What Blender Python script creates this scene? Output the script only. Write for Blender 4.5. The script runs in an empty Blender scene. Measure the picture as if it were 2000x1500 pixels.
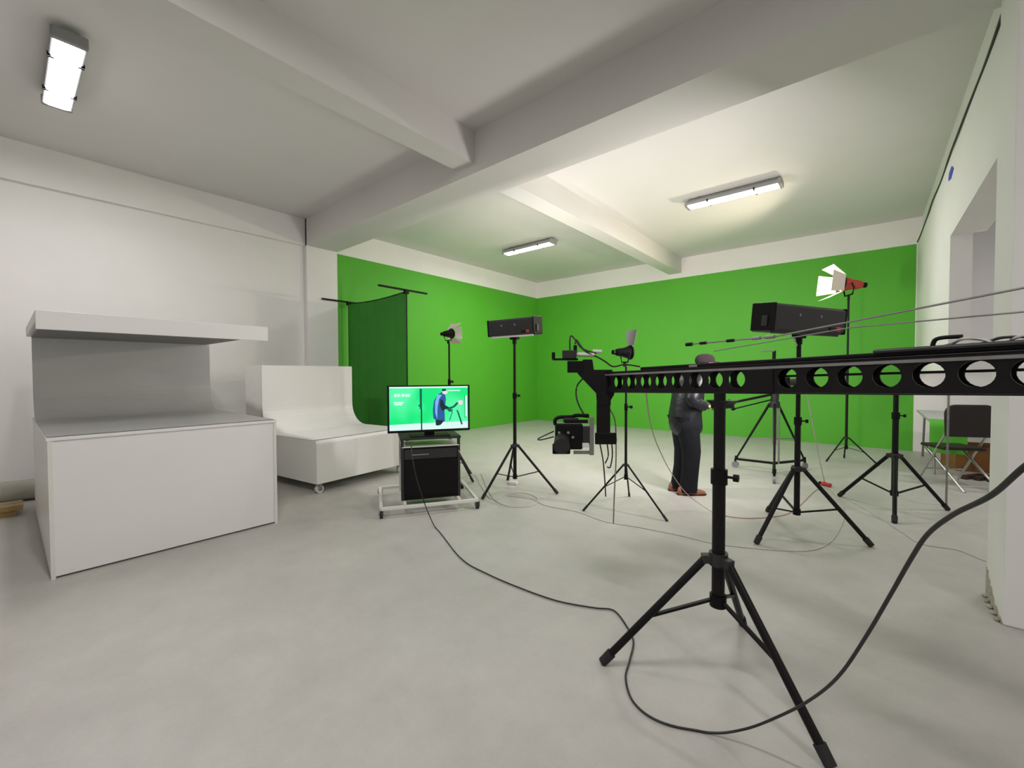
import bpy, bmesh, math, random
from mathutils import Vector, Matrix
random.seed(7)
sc = bpy.context.scene
COL = sc.collection
PI = math.pi

# ------------------------------------------------------------------ camera
FPX, YAW, PITCH, ROLL, EYE = 831.26, 0.697822, -0.0244576, -0.0030171, 1.35
fwd = Vector((-math.sin(YAW) * math.cos(PITCH), math.cos(YAW) * math.cos(PITCH), math.sin(PITCH)))
rt0 = Vector((math.cos(YAW), math.sin(YAW), 0))
up0 = rt0.cross(fwd)
rgt = rt0 * math.cos(ROLL) + up0 * math.sin(ROLL)
upv = rgt.cross(fwd)
CAM = Vector((0, 0, EYE))
cd = bpy.data.cameras.new('camera')
cd.sensor_width = 36.0
cd.lens = 36.0 * FPX / 2000.0
cd.clip_start = 0.02
cam = bpy.data.objects.new('camera', cd)
COL.objects.link(cam)
m3 = Matrix((rgt, upv, -fwd)).transposed()
cam.matrix_world = Matrix.Translation(CAM) @ m3.to_4x4()
sc.camera = cam

# ------------------------------------------------------------------ world / exposure
w = bpy.data.worlds.new('world'); sc.world = w
w.use_nodes = True
w.node_tree.nodes['Background'].inputs[0].default_value = (0.9, 0.95, 1.0, 1)
w.node_tree.nodes['Background'].inputs[1].default_value = 0.0
sc.view_settings.view_transform = 'Standard'
sc.view_settings.look = 'None'
sc.view_settings.exposure = 0.0
sc.view_settings.gamma = 1.0
sc.view_settings.use_curve_mapping = False
CEIL_W = 43.0          # each ceiling batten
BANK_W = 68.0          # each fluorescent bank
SPOT_ON_W = 190.0      # tungsten spotlight
SPOT_BACK_W = 190.0    # spotlight turned to the green wall


# measured photo points -> room coordinates (metres)
def ray(x, y): return fwd + rgt * ((x - 1000) / FPX) - upv * ((y - 750) / FPX)
def at(x, y, d): return CAM + ray(x, y) * d                       # by distance along the view axis
def flo(x, y, z=0.0):
    v = ray(x, y); return CAM + v * ((z - EYE) / v.z)              # on a horizontal plane
def onx(x, y, X): v = ray(x, y); return CAM + v * (X / v.x)        # on a plane of constant X
def ony(x, y, Y): v = ray(x, y); return CAM + v * (Y / v.y)


# ------------------------------------------------------------------ materials
def mat(name, col, rough=0.5, metal=0.0, noise=0.0, scale=6.0, bump=0.0, bscale=60.0, spec=0.5, col2=None, coat=0.0):
    m = bpy.data.materials.new(name); m.use_nodes = True
    nt = m.node_tree; b = nt.nodes['Principled BSDF']
    b.inputs['Base Color'].default_value = (*col, 1)
    b.inputs['Roughness'].default_value = rough
    b.inputs['Metallic'].default_value = metal
    b.inputs['Specular IOR Level'].default_value = spec
    b.inputs['Coat Weight'].default_value = coat
    tc = nt.nodes.new('ShaderNodeTexCoord')
    if noise > 0 or col2:
        n = nt.nodes.new('ShaderNodeTexNoise'); n.inputs['Scale'].default_value = scale
        n.inputs['Detail'].default_value = 6.0; n.inputs['Roughness'].default_value = 0.6
        nt.links.new(tc.outputs['Object'], n.inputs['Vector'])
        cr = nt.nodes.new('ShaderNodeValToRGB')
        c2 = col2 if col2 else tuple(c * (1 - noise) for c in col)
        cr.color_ramp.elements[0].position = 0.32; cr.color_ramp.elements[0].color = (*c2, 1)
        cr.color_ramp.elements[1].position = 0.68; cr.color_ramp.elements[1].color = (*col, 1)
        nt.links.new(n.outputs['Fac'], cr.inputs['Fac'])
        nt.links.new(cr.outputs['Color'], b.inputs['Base Color'])
    if bump > 0:
        n2 = nt.nodes.new('ShaderNodeTexNoise'); n2.inputs['Scale'].default_value = bscale
        n2.inputs['Detail'].default_value = 4.0
        nt.links.new(tc.outputs['Object'], n2.inputs['Vector'])
        bp = nt.nodes.new('ShaderNodeBump'); bp.inputs['Strength'].default_value = bump
        bp.inputs['Distance'].default_value = 0.01
        nt.links.new(n2.outputs['Fac'], bp.inputs['Height'])
        nt.links.new(bp.outputs['Normal'], b.inputs['Normal'])
    return m

def emis(name, col, strength, base=(0.8, 0.8, 0.8)):
    m = mat(name, base, 0.4)
    b = m.node_tree.nodes['Principled BSDF']
    b.inputs['Emission Color'].default_value = (*col, 1)
    b.inputs['Emission Strength'].default_value = strength
    return m

def concrete():
    m = mat('concrete', (0.5, 0.48, 0.44), 0.42, spec=0.45)
    nt = m.node_tree; b = nt.nodes['Principled BSDF']
    tc = nt.nodes.new('ShaderNodeTexCoord')
    def noise(scale, detail, rough=0.6):
        n = nt.nodes.new('ShaderNodeTexNoise'); n.inputs['Scale'].default_value = scale
        n.inputs['Detail'].default_value = detail; n.inputs['Roughness'].default_value = rough
        nt.links.new(tc.outputs['Object'], n.inputs['Vector']); return n
    big = noise(0.7, 5); mid = noise(5, 8, 0.7); fine = noise(90, 3)
    mx = nt.nodes.new('ShaderNodeMix'); mx.data_type = 'FLOAT'; mx.inputs[0].default_value = 0.45
    nt.links.new(big.outputs['Fac'], mx.inputs[2]); nt.links.new(mid.outputs['Fac'], mx.inputs[3])
    mx2 = nt.nodes.new('ShaderNodeMix'); mx2.data_type = 'FLOAT'; mx2.inputs[0].default_value = 0.12
    nt.links.new(mx.outputs[0], mx2.inputs[2]); nt.links.new(fine.outputs['Fac'], mx2.inputs[3])
    cr = nt.nodes.new('ShaderNodeValToRGB')
    cr.color_ramp.elements[0].position = 0.36; cr.color_ramp.elements[0].color = (0.41, 0.395, 0.37, 1)
    cr.color_ramp.elements[1].position = 0.64; cr.color_ramp.elements[1].color = (0.53, 0.512, 0.482, 1)
    nt.links.new(mx2.outputs[0], cr.inputs['Fac']); nt.links.new(cr.outputs['Color'], b.inputs['Base Color'])
    r = nt.nodes.new('ShaderNodeMapRange'); r.inputs[3].default_value = 0.34; r.inputs[4].default_value = 0.56
    nt.links.new(mid.outputs['Fac'], r.inputs[0]); nt.links.new(r.outputs[0], b.inputs['Roughness'])
    bp = nt.nodes.new('ShaderNodeBump'); bp.inputs['Strength'].default_value = 0.12; bp.inputs['Distance'].default_value = 0.01
    nt.links.new(fine.outputs['Fac'], bp.inputs['Height']); nt.links.new(bp.outputs['Normal'], b.inputs['Normal'])
    return m

M = {
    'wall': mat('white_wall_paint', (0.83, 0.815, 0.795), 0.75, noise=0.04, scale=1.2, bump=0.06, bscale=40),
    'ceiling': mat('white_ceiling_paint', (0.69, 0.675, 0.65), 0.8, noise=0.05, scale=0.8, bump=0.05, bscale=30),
    'floor': concrete(),
    'green': mat('green_screen_paint', (0.085, 0.42, 0.022), 0.62, noise=0.06, scale=1.0, bump=0.04),
    'greencloth': mat('green_cloth', (0.035, 0.25, 0.02), 0.9, noise=0.1, scale=3, bump=0.1, bscale=200),
    'white': mat('white_laminate', (0.80, 0.79, 0.775), 0.35, noise=0.02, scale=2, spec=0.4),
    'whitemat': mat('white_backdrop_sheet', (0.80, 0.79, 0.775), 0.42, noise=0.02, scale=2),
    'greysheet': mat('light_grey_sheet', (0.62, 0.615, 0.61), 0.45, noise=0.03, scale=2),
    'whitemetal': mat('white_painted_steel', (0.75, 0.74, 0.70), 0.35, noise=0.05, scale=8),
    'black': mat('black_plastic', (0.005, 0.0045, 0.005), 0.5, noise=0.3, scale=12, spec=0.18),
    'blackmetal': mat('black_powder_coat', (0.0065, 0.0055, 0.0062), 0.42, noise=0.3, scale=20, bump=0.05, bscale=150, spec=0.22),
    'darkgrey': mat('dark_grey_plastic', (0.018, 0.0165, 0.018), 0.5, noise=0.2, scale=10),
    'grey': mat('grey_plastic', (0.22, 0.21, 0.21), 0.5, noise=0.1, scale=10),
    'alu': mat('brushed_aluminium', (0.55, 0.54, 0.53), 0.35, metal=0.9, noise=0.1, scale=40),
    'steel': mat('grey_steel', (0.30, 0.29, 0.29), 0.4, metal=0.7, noise=0.15, scale=30),
    'rubber': mat('black_rubber', (0.02, 0.02, 0.02), 0.85, noise=0.2, scale=30),
    'red': mat('red_plastic', (0.55, 0.03, 0.03), 0.4, noise=0.1, scale=10),
    'blue': mat('blue_tape', (0.01, 0.05, 0.55), 0.5, noise=0.1, scale=20),
    'lampgrey': mat('grey_lamp_housing', (0.27, 0.27, 0.275), 0.5, noise=0.1, scale=12),
    'tube': emis('lit_lamp_diffuser', (1.0, 1.0, 0.98), 9.0),
    'bankglow': emis('fluorescent_tube_glass', (1.0, 0.97, 0.92), 6.0),
    'filament': emis('tungsten_lamp_glass', (1.0, 0.88, 0.66), 90.0),
    'doorwarm': mat('white_barn_door_paint', (0.75, 0.66, 0.60), 0.5, noise=0.05),
    'reddoor': mat('red_lamp_body_paint', (0.45, 0.04, 0.03), 0.45, noise=0.1),
    'jacket': mat('black_leather', (0.010, 0.011, 0.015), 0.42, noise=0.3, scale=14, bump=0.6, bscale=22, spec=0.35),
    'trousers': mat('dark_trouser_cloth', (0.008, 0.009, 0.012), 0.85, noise=0.2, scale=20, bump=0.25, bscale=30, spec=0.2),
    'skin': mat('skin', (0.48, 0.28, 0.20), 0.5, noise=0.08, scale=18),
    'shoe': mat('brown_leather', (0.25, 0.085, 0.04), 0.4, noise=0.25, scale=14),
    'cap': mat('dark_cap_cloth', (0.016, 0.008, 0.010), 1.0, noise=0.2, scale=30),
    'shirt': mat('blue_grey_cloth', (0.16, 0.19, 0.28), 0.8, noise=0.1, scale=20),
    'brownpanel': mat('dark_brown_vinyl', (0.011, 0.005, 0.004), 0.6, noise=0.2, scale=10),
    'tabletop': mat('pale_table_laminate', (0.50, 0.50, 0.49), 0.35, noise=0.05, scale=5),
    'cardboard': mat('brown_cardboard', (0.28, 0.12, 0.035), 0.8, noise=0.3, scale=7),
    'darkwood': mat('dark_wood', (0.06, 0.025, 0.018), 0.6, noise=0.4, scale=9),
    'goldwood': mat('varnished_yellow_wood', (0.42, 0.27, 0.09), 0.4, noise=0.35, scale=6),
    'film': mat('clear_film_roll', (0.45, 0.43, 0.36), 0.25, noise=0.2, scale=9),
    'cable': mat('black_rubber_cable', (0.018, 0.017, 0.016), 0.5, noise=0.2, scale=40),
    'cablegrey': mat('grey_cable_sheath', (0.60, 0.58, 0.55), 0.55, noise=0.15, scale=40),
    'cablepink': mat('pinkish_cable_sheath', (0.50, 0.34, 0.30), 0.55, noise=0.15, scale=40),
    'plaster': mat('broken_plaster', (0.55, 0.52, 0.42), 0.9, col2=(0.30, 0.28, 0.22), scale=25, bump=0.8, bscale=60),
    # the television picture
    'tv_green': None, 'tv_floor': emis('screen_white', (0.75, 1.0, 0.95), 0.95, (0, 0, 0)),
    'tv_dark': emis('screen_dark', (0.0, 0.02, 0.03), 1.0, (0, 0, 0)),
    'tv_blue': emis('screen_blue', (0.02, 0.10, 0.33), 1.0, (0, 0, 0)),
    'tv_light': emis('screen_pale_blue', (0.22, 0.48, 0.85), 1.0, (0, 0, 0)),
    'tv_teal': emis('screen_teal', (0.0, 0.13, 0.09), 1.0, (0, 0, 0)),
    'tv_text': emis('screen_lettering', (0.65, 1.0, 0.85), 1.0, (0, 0, 0)),
    'tv_skin': emis('screen_pink', (0.9, 0.7, 0.85), 1.0, (0, 0, 0)),
}

def tv_green():
    m = emis('screen_green', (0.02, 0.80, 0.28), 1.0, (0, 0, 0))
    nt = m.node_tree; b = nt.nodes['Principled BSDF']
    tc = nt.nodes.new('ShaderNodeTexCoord')
    n = nt.nodes.new('ShaderNodeTexNoise'); n.inputs['Scale'].default_value = 3.2; n.inputs['Detail'].default_value = 1
    nt.links.new(tc.outputs['Object'], n.inputs['Vector'])
    cr = nt.nodes.new('ShaderNodeValToRGB')
    cr.color_ramp.elements[0].position = 0.38; cr.color_ramp.elements[0].color = (0.0, 0.85, 0.22, 1)
    cr.color_ramp.elements[1].position = 0.62; cr.color_ramp.elements[1].color = (0.10, 1.0, 0.42, 1)
    nt.links.new(n.outputs['Fac'], cr.inputs['Fac']); nt.links.new(cr.outputs['Color'], b.inputs['Emission Color'])
    return m
M['tv_green'] = tv_green()


# ------------------------------------------------------------------ mesh builder
class MB:
    def __init__(s): s.v = []; s.f = []; s.sm = []; s.mi = []; s.cur = 0
    def add(s, vs, fs, smooth=False):
        o = len(s.v); s.v += [tuple(p) for p in vs]
        for f in fs: s.f.append([i + o for i in f]); s.sm.append(smooth); s.mi.append(s.cur)
        return s
    def box(s, c, size, rot=None):
        hx, hy, hz = size[0] / 2, size[1] / 2, size[2] / 2
        P = [Vector((a * hx, b * hy, d * hz)) for a in (-1, 1) for b in (-1, 1) for d in (-1, 1)]
        if rot is not None: P = [rot @ p for p in P]
        c = Vector(c)
        return s.add([p + c for p in P], [(0, 1, 3, 2), (4, 6, 7, 5), (0, 4, 5, 1), (2, 3, 7, 6), (0, 2, 6, 4), (1, 5, 7, 3)])
    def bb(s, x0, x1, y0, y1, z0, z1):
        return s.box(((x0 + x1) / 2, (y0 + y1) / 2, (z0 + z1) / 2), (abs(x1 - x0), abs(y1 - y0), abs(z1 - z0)))
    def bar(s, p0, p1, wd, ht):                        # rectangular bar between two points
        p0 = Vector(p0); p1 = Vector(p1); d = p1 - p0
        q = d.to_track_quat('Y', 'Z').to_matrix()
        return s.box((p0 + p1) / 2, (wd, d.length, ht), q)
    def cyl(s, p0, p1, r0, r1=None, n=14, caps=True):
        r1 = r0 if r1 is None else r1
        p0 = Vector(p0); p1 = Vector(p1); q = (p1 - p0).to_track_quat('Z', 'Y').to_matrix()
        vs = []
        for p, r in ((p0, r0), (p1, r1)):
            for i in range(n):
                a = 2 * PI * i / n; vs.append(p + q @ Vector((r * math.cos(a), r * math.sin(a), 0)))
        s.add(vs, [(i, (i + 1) % n, n + (i + 1) % n, n + i) for i in range(n)], True)
        if caps: s.add(vs, [tuple(range(n - 1, -1, -1)), tuple(range(n, 2 * n))], False)
        return s
    def lathe(s, prof, c=(0, 0, 0), q=None, n=20):      # profile (r, z) about z
        c = Vector(c); vs = []
        for r, z in prof:
            for i in range(n):
                a = 2 * PI * i / n; p = Vector((r * math.cos(a), r * math.sin(a), z))
                vs.append((q @ p if q is not None else p) + c)
        fs = [(k * n + i, k * n + (i + 1) % n, (k + 1) * n + (i + 1) % n, (k + 1) * n + i) for k in range(len(prof) - 1) for i in range(n)]
        return s.add(vs, fs, True)
    def tube(s, pts, r, n=8):
        pts = [Vector(p) for p in pts]; vs = []
        up = Vector((0.13, 0.21, 1)).normalized()
        for i, p in enumerate(pts):
            d = (pts[min(i + 1, len(pts) - 1)] - pts[max(i - 1, 0)]).normalized()
            a = d.cross(up)
            if a.length < 1e-3: a = d.cross(Vector((1, 0, 0)))
            a.normalize(); b = a.cross(d)
            for k in range(n):
                t = 2 * PI * k / n; vs.append(p + a * (r * math.cos(t)) + b * (r * math.sin(t)))
        fs = [(i * n + k, i * n + (k + 1) % n, (i + 1) * n + (k + 1) % n, (i + 1) * n + k) for i in range(len(pts) - 1) for k in range(n)]
        s.add(vs, fs, True)
        L = len(pts) - 1
        return s.add(vs, [tuple(range(n - 1, -1, -1)), tuple(L * n + k for k in range(n))], False)
    def prism(s, poly, axis, a0, a1):                  # extrude a 2-D outline along an axis
        n = len(poly)
        def mk(u, v, a): return (a, u, v) if axis == 'x' else (u, a, v) if axis == 'y' else (u, v, a)
        vs = [mk(u, v, a0) for u, v in poly] + [mk(u, v, a1) for u, v in poly]
        fs = [(i, (i + 1) % n, n + (i + 1) % n, n + i) for i in range(n)]
        return s.add(vs, fs + [tuple(range(n - 1, -1, -1)), tuple(range(n, 2 * n))])
    def loft(s, rings, close=True, smooth=True):
        n = len(rings[0]); vs = [p for r in rings for p in r]
        fs = [(k * n + i, k * n + (i + 1) % n, (k + 1) * n + (i + 1) % n, (k + 1) * n + i) for k in range(len(rings) - 1) for i in range(n)]
        s.add(vs, fs, smooth)
        if close: s.add(vs, [tuple(range(n - 1, -1, -1)), tuple((len(rings) - 1) * n + i for i in range(n))], smooth)
        return s
    def ball(s, c, r, n=14, m=9, sc_=(1, 1, 1)):
        c = Vector(c); rings = []
        for k in range(1, m):
            t = PI * k / m
            rings.append([c + Vector((r * sc_[0] * math.sin(t) * math.cos(2 * PI * i / n), r * sc_[1] * math.sin(t) * math.sin(2 * PI * i / n), -r * sc_[2] * math.cos(t))) for i in range(n)])
        return s.loft(rings)
    def build(s, name, material, parent=None, bevel=0.0, label=None, seg=2):
        me = bpy.data.meshes.new(name)
        me.from_pydata([tuple(p) for p in s.v], [], s.f)
        me.polygons.foreach_set('use_smooth', s.sm)
        me.polygons.foreach_set('material_index', s.mi)
        for mm in (material if isinstance(material, (list, tuple)) else [material]): me.materials.append(M[mm])
        bm = bmesh.new(); bm.from_mesh(me); bmesh.ops.recalc_face_normals(bm, faces=bm.faces); bm.to_mesh(me); bm.free()
        me.update()
        o = bpy.data.objects.new(name, me); COL.objects.link(o)
        if parent is not None: o.parent = parent
        if label: o['label'] = label
        if bevel > 0:
            md = o.modifiers.new('bevel', 'BEVEL'); md.width = bevel; md.segments = seg; md.limit_method = 'ANGLE'; md.angle_limit = 0.9
        return o

def smooth_path(pts, k=8):
    pts = [Vector(p) for p in pts]; out = []
    for i in range(len(pts) - 1):
        p0 = pts[max(i - 1, 0)]; p1 = pts[i]; p2 = pts[i + 1]; p3 = pts[min(i + 2, len(pts) - 1)]
        for j in range(k):
            t = j / k
            out.append(0.5 * ((2 * p1) + (p2 - p0) * t + (2 * p0 - 5 * p1 + 4 * p2 - p3) * t * t + (3 * p1 - p0 - 3 * p2 + p3) * t ** 3))
    out.append(pts[-1]); return out

def thing(name, label, cat, loc=(0, 0, 0), rz=0.0, group=None):
    o = bpy.data.objects.new(name, None); COL.objects.link(o)
    o.empty_display_size = 0.1
    o.location = loc; o.rotation_euler = (0, 0, rz)
    o['label'] = label; o['category'] = cat
    if group: o['group'] = group
    return o
def tag(o, label, cat, group=None, kind=None):
    o['label'] = label; o['category'] = cat
    if group: o['group'] = group
    if kind: o['kind'] = kind
    return o
def struct(mb, name, material, label, cat, bevel=0.0):
    return tag(mb.build(name, material, bevel=bevel), label, cat, kind='structure')
def one(mb, name, material, label, cat, group=None, bevel=0.0):
    """a one-mesh thing whose mesh is in room coordinates: move its origin to its base centre"""
    o = mb.build(name, material, bevel=bevel)
    vs = o.data.vertices
    lo = [min(v.co[i] for v in vs) for i in range(3)]; hi = [max(v.co[i] for v in vs) for i in range(3)]
    c = Vector(((lo[0] + hi[0]) / 2, (lo[1] + hi[1]) / 2, lo[2]))
    o.data.transform(Matrix.Translation(-c)); o.location = c
    return tag(o, label, cat, group)
def area(name, parent, loc, direction, sx, sy, power, col, spread=PI):
    L = bpy.data.lights.new(name, 'AREA'); L.shape = 'RECTANGLE'; L.size = sx; L.size_y = sy
    L.energy = power; L.color = col; L.spread = spread
    o = bpy.data.objects.new(name, L); COL.objects.link(o); o.parent = parent; o.location = loc
    o.rotation_euler = Vector(direction).to_track_quat('-Z', 'X').to_euler()
    return o
def spot(name, parent, loc, direction, power, col, angle, blend, size):
    L = bpy.data.lights.new(name, 'SPOT'); L.energy = power; L.color = col; L.spot_size = angle
    L.spot_blend = blend; L.shadow_soft_size = size
    o = bpy.data.objects.new(name, L); COL.objects.link(o); o.parent = parent; o.location = loc
    o.rotation_euler = Vector(direction).to_track_quat('-Z', 'Y').to_euler()
    return o

# ------------------------------------------------------------------ the room
XL, YB, ZC, ZB = -7.42, 10.0, 3.98, 3.53
YF, XR = -3.2, 4.2
struct(MB().bb(XL - .2, XR + .2, YF - .2, YB + .2, -.2, 0), 'floor', 'floor', 'grey polished concrete floor of the studio', 'floor')
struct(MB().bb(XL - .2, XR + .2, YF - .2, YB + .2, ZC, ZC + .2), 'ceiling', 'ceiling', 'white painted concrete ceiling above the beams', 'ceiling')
wl = struct(MB().bb(XL - .2, XL, YF - .2, YB + .2, 0, ZC), 'wall_left', 'wall', 'white wall turning green towards the far corner', 'wall')
MB().bb(XL, XL + .006, 3.87, YB - .006, 0, ZB).build('green_paint', 'green', wl, label='chroma key green painted lower wall')
MB().bb(XL, XL + .06, YF, 3.33, ZB, ZC).build('edge_beam', 'wall', wl)
MB().bb(XL, XL + .10, 3.33, 3.87, 0, ZC).build('column', 'wall', wl)
wb = struct(MB().bb(XL, XR + .2, YB, YB + .2, 0, ZC), 'wall_back', 'wall', 'far wall painted green below a white band', 'wall')
MB().bb(XL, .59, YB - .006, YB, 0, ZB).build('green_paint', 'green', wb, label='chroma key green painted lower wall')
struct(MB().bb(XL, XR + .2, YF - .2, YF, 0, ZC), 'wall_front', 'wall', 'plain white wall facing the green far wall', 'wall')
wr = struct(MB().bb(XR, XR + .2, YF, YB, 0, ZC), 'wall_right', 'wall', 'plain white wall of the side bay beyond the pillar', 'wall')
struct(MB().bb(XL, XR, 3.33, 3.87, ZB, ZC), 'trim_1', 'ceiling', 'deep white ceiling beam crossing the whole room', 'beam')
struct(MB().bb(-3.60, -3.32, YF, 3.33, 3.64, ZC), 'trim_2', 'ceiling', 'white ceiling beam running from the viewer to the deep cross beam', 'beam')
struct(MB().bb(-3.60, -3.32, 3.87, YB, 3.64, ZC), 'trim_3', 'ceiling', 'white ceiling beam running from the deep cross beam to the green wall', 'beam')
t4 = MB()
t4.bb(.605, .85, 3.87, 6.1, 2.71, ZB); t4.bb(.605, .76, 6.1, YB, 1.36, ZB); t4.bb(.66, .85, 3.87, YB, ZB, ZC)
struct(t4, 'trim_4', 'wall', 'white lintel wall above the opening beside the pillar', 'wall')
t5 = struct(MB().bb(.565, 1.0, 3.395, 3.81, 0, ZB), 'trim_5', 'wall', 'white square pillar at the right edge with a chipped foot', 'pillar', bevel=0.008)
ridge = [(3.81, .17), (3.785, .15), (3.77, .165), (3.745, .12), (3.72, .125), (3.70, .095), (3.665, .10), (3.64, .07), (3.60, .06), (3.575, .035), (3.53, .045), (3.49, .02), (3.44, .026), (3.405, .01)]
MB().prism([(3.405, 0.0)] + [(3.81, 0.0)] + ridge, 'x', .561, .5655).build('broken_plaster', 'plaster', t5, label='broken yellowish plaster at the foot')
for i in range(5):
    y = 3.76 - .08 * i
    MB().ball((.552 - .006 * random.random(), y, .008), .012 + .008 * random.random(), 7, 5, (1, 1.4, .6)).build('plaster_crumb', 'plaster', t5)

# thin post and hanging strip at the opening
one(MB().cyl((.62, 6.13, 0), (.62, 6.13, 1.36), .009), 'thin_post', 'steel', 'thin grey upright post at the opening before the chair', 'post')
# blue tape on the lintel, dark cable along the ledge
p = onx(1858, 338, .603)
one(MB().prism([(p.y - .16, p.z - .01), (p.y + .02, p.z - .05), (p.y + .17, p.z - .02), (p.y + .12, p.z + .045), (p.y - .05, p.z + .05)], 'x', .598, .6045), 'tape_strip', 'blue', 'small piece of blue tape on the white lintel', 'tape')
one(MB().tube(smooth_path([(.598 + .004 * math.sin(y * 3), y, 3.535 + .006 * math.cos(y * 5)) for y in [3.9 + .3 * i for i in range(21)]], 3), .009, 6), 'ledge_cable', 'cable', 'thin dark cable running along the top of the lintel', 'cable')

# ------------------------------------------------------------------ ceiling battens
def batten(x, y, label, power=CEIL_W, ln=1.22):
    z = 3.865
    t = thing('ceiling_light', label, 'lamp', (x, y, z), 0, 'batten lights under the ceiling')
    hw, h = .10, .085
    sec = [(-hw, 0), (hw, 0), (hw * .92, h * .55), (hw * .5, h), (-hw * .5, h), (-hw * .92, h * .55)]
    MB().prism(sec, 'x', -ln / 2, ln / 2).build('housing', 'lampgrey', t, .006)
    d = [(-hw * .88, 0), (-hw * .80, -.014), (-hw * .5, -.022), (hw * .5, -.022), (hw * .80, -.014), (hw * .88, 0)]
    MB().prism(d, 'x', -ln / 2 + .03, ln / 2 - .03).build('diffuser', 'tube', t, .004, 'glowing white diffuser')
    for s in (-1, 1):
        e = MB().bb(s * (ln / 2 - .03), s * (ln / 2 + .015), -hw * 1.02, hw * 1.02, -.018, h * .85)
        e.build('end_cap', 'lampgrey', t, .012)
        MB().bb(s * (ln / 2 - .16) - .02, s * (ln / 2 - .16) + .02, -.03, .03, h * .6, .115).build('ceiling_bracket', 'steel', t, .004)
        for q in (-.3, .3):
            MB().bb(s * abs(q) - .012, s * abs(q) + .012, -hw * 1.08, hw * 1.08, -.018, .018).build('clip', 'alu', t, .003)
    area('lamp_light', t, (0, 0, -.026), (0, 0, -1), ln - .08, hw * 1.4, power, (1.0, .968, .975))
    return t
batten(-5.26, .37, 'brightest batten lamp, on the ceiling above the canopied white table')
batten(-5.30, 6.85, 'lit batten lamp on the ceiling in the green corner bay')
batten(-1.54, 6.73, 'lit batten lamp on the bright ceiling above the black bank light', 36.0)
batten(-1.54, .37, 'batten lamp on the ceiling directly above the camera crane', 50.0)
batten(2.25, .37, 'unseen batten lamp added on the ceiling beyond the crane counterweights')  # out of view, added to light the pillar from the right
batten(2.25, 6.75, 'unseen batten lamp added on the ceiling of the side bay above the folding chair')  # out of view, added to brighten the recess behind the opening

# ------------------------------------------------------------------ white table with canopy
def arc(cx, cz, r, a0, a1, n): return [(cx + r * math.cos(a0 + (a1 - a0) * i / n), cz + r * math.sin(a0 + (a1 - a0) * i / n)) for i in range(n + 1)]
t = thing('product_table', 'large white box table with a curved backdrop under a flat canopy', 'table', (-5.2, .87, 0))
hw = .70
MB().bb(-1.1, 1.09, -hw, hw, .012, .915).build('cabinet_body', 'white', t, .004)
MB().bb(-1.1, 1.10, -hw - .006, hw + .006, .915, .938).build('tabletop', 'white', t, .003)
for a_ in (-hw, hw - .022):
    MB().bb(1.088, 1.098, a_, a_ + .022, .0, .915).build('edge_strip', 'whitemetal', t)
path = [(1.07, .942)] + [(-.52 - .28 * math.sin(a), .942 + .28 * (1 - math.cos(a))) for a in [i * PI / 20 for i in range(11)]] + [(-.80, 1.70)]
outer = [(u - .022 if v > 1.0 else u, v - .004 if v <= .945 else v) for u, v in path]
sheet = path + [(x - .018, z) if z > 1.0 else (x - .012, z - .002) for x, z in reversed(path)]
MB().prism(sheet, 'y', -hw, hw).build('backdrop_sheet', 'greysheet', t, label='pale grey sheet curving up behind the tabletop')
MB().prism([(-.95, 1.715), (.93, 1.715), (.93, 1.657), (.95, 1.657), (.95, 1.785), (-.80, 1.80), (-.95, 1.80)], 'y', -hw - .03, hw).build('canopy', 'white', t, .003, 'flat white canopy over the table')
MB().bb(-.82, .925, -hw, hw - .03, 1.700, 1.714).build('canopy_shade_sheet', 'grey', t)  # dark sheet added for the shade under the canopy
for s in (-1, 1):
    MB().bb(-1.0, -.86, s * (hw - .04) - .025, s * (hw - .04) + .025, .938, 1.70).build('support_post', 'whitemetal', t, .004)

# ------------------------------------------------------------------ rolling white table
t = thing('rolling_product_table', 'white wheeled table with a curved sheet backdrop and rounded front', 'table', (-4.72, 2.225, 0), math.radians(7))
# local x to the room (front at 0), y along the front
bw = 1.32
prof = [(-1.58, .11), (0, .11), (0, .555)] + arc(-.045, .555, .045, 0, PI / 2, 5) + [(-1.58, .60)]
MB().prism(prof, 'y', 0, bw).build('cabinet_body', 'white', t, .005)
pth = [(-.05, .608)] + [(-.84 - .31 * math.sin(a), .608 + .31 * (1 - math.cos(a))) for a in [i * PI / 24 for i in range(13)]] + [(-1.15, 1.465)]
sheet = pth + [(x - .016, z) if z > .7 else (x - .012, z - .006) for x, z in reversed(pth)]
MB().prism(sheet, 'y', 0.0, bw).build('backdrop_sheet', 'whitemat', t, label='white sheet curving up to a straight top')
for y_ in (0, bw - .03):
    MB().bb(-1.57, -1.175, y_, y_ + .03, .60, 1.46).build('side_panel', 'whitemetal', t, .003)
MB().bb(-1.57, -1.55, .03, bw - .03, .60, 1.46).build('back_panel', 'whitemetal', t, .003)
for cx, cy in ((-.055, .06), (-.055, bw - .06), (-1.50, .06), (-1.50, bw - .06)):
    o = MB().cyl((cx - .020, cy, .045), (cx + .020, cy, .045), .045, n=18).build('caster_wheel', 'whitemetal', t, .004)
    for sd in (-1, 1):
        MB().bb(cx + sd * .024, cx + sd * .032, cy - .022, cy + .022, .03, .112).build('caster_fork', 'steel', o)
    MB().cyl((cx - .032, cy, .045), (cx + .032, cy, .045), .009, n=8).build('axle', 'steel', o)

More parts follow.
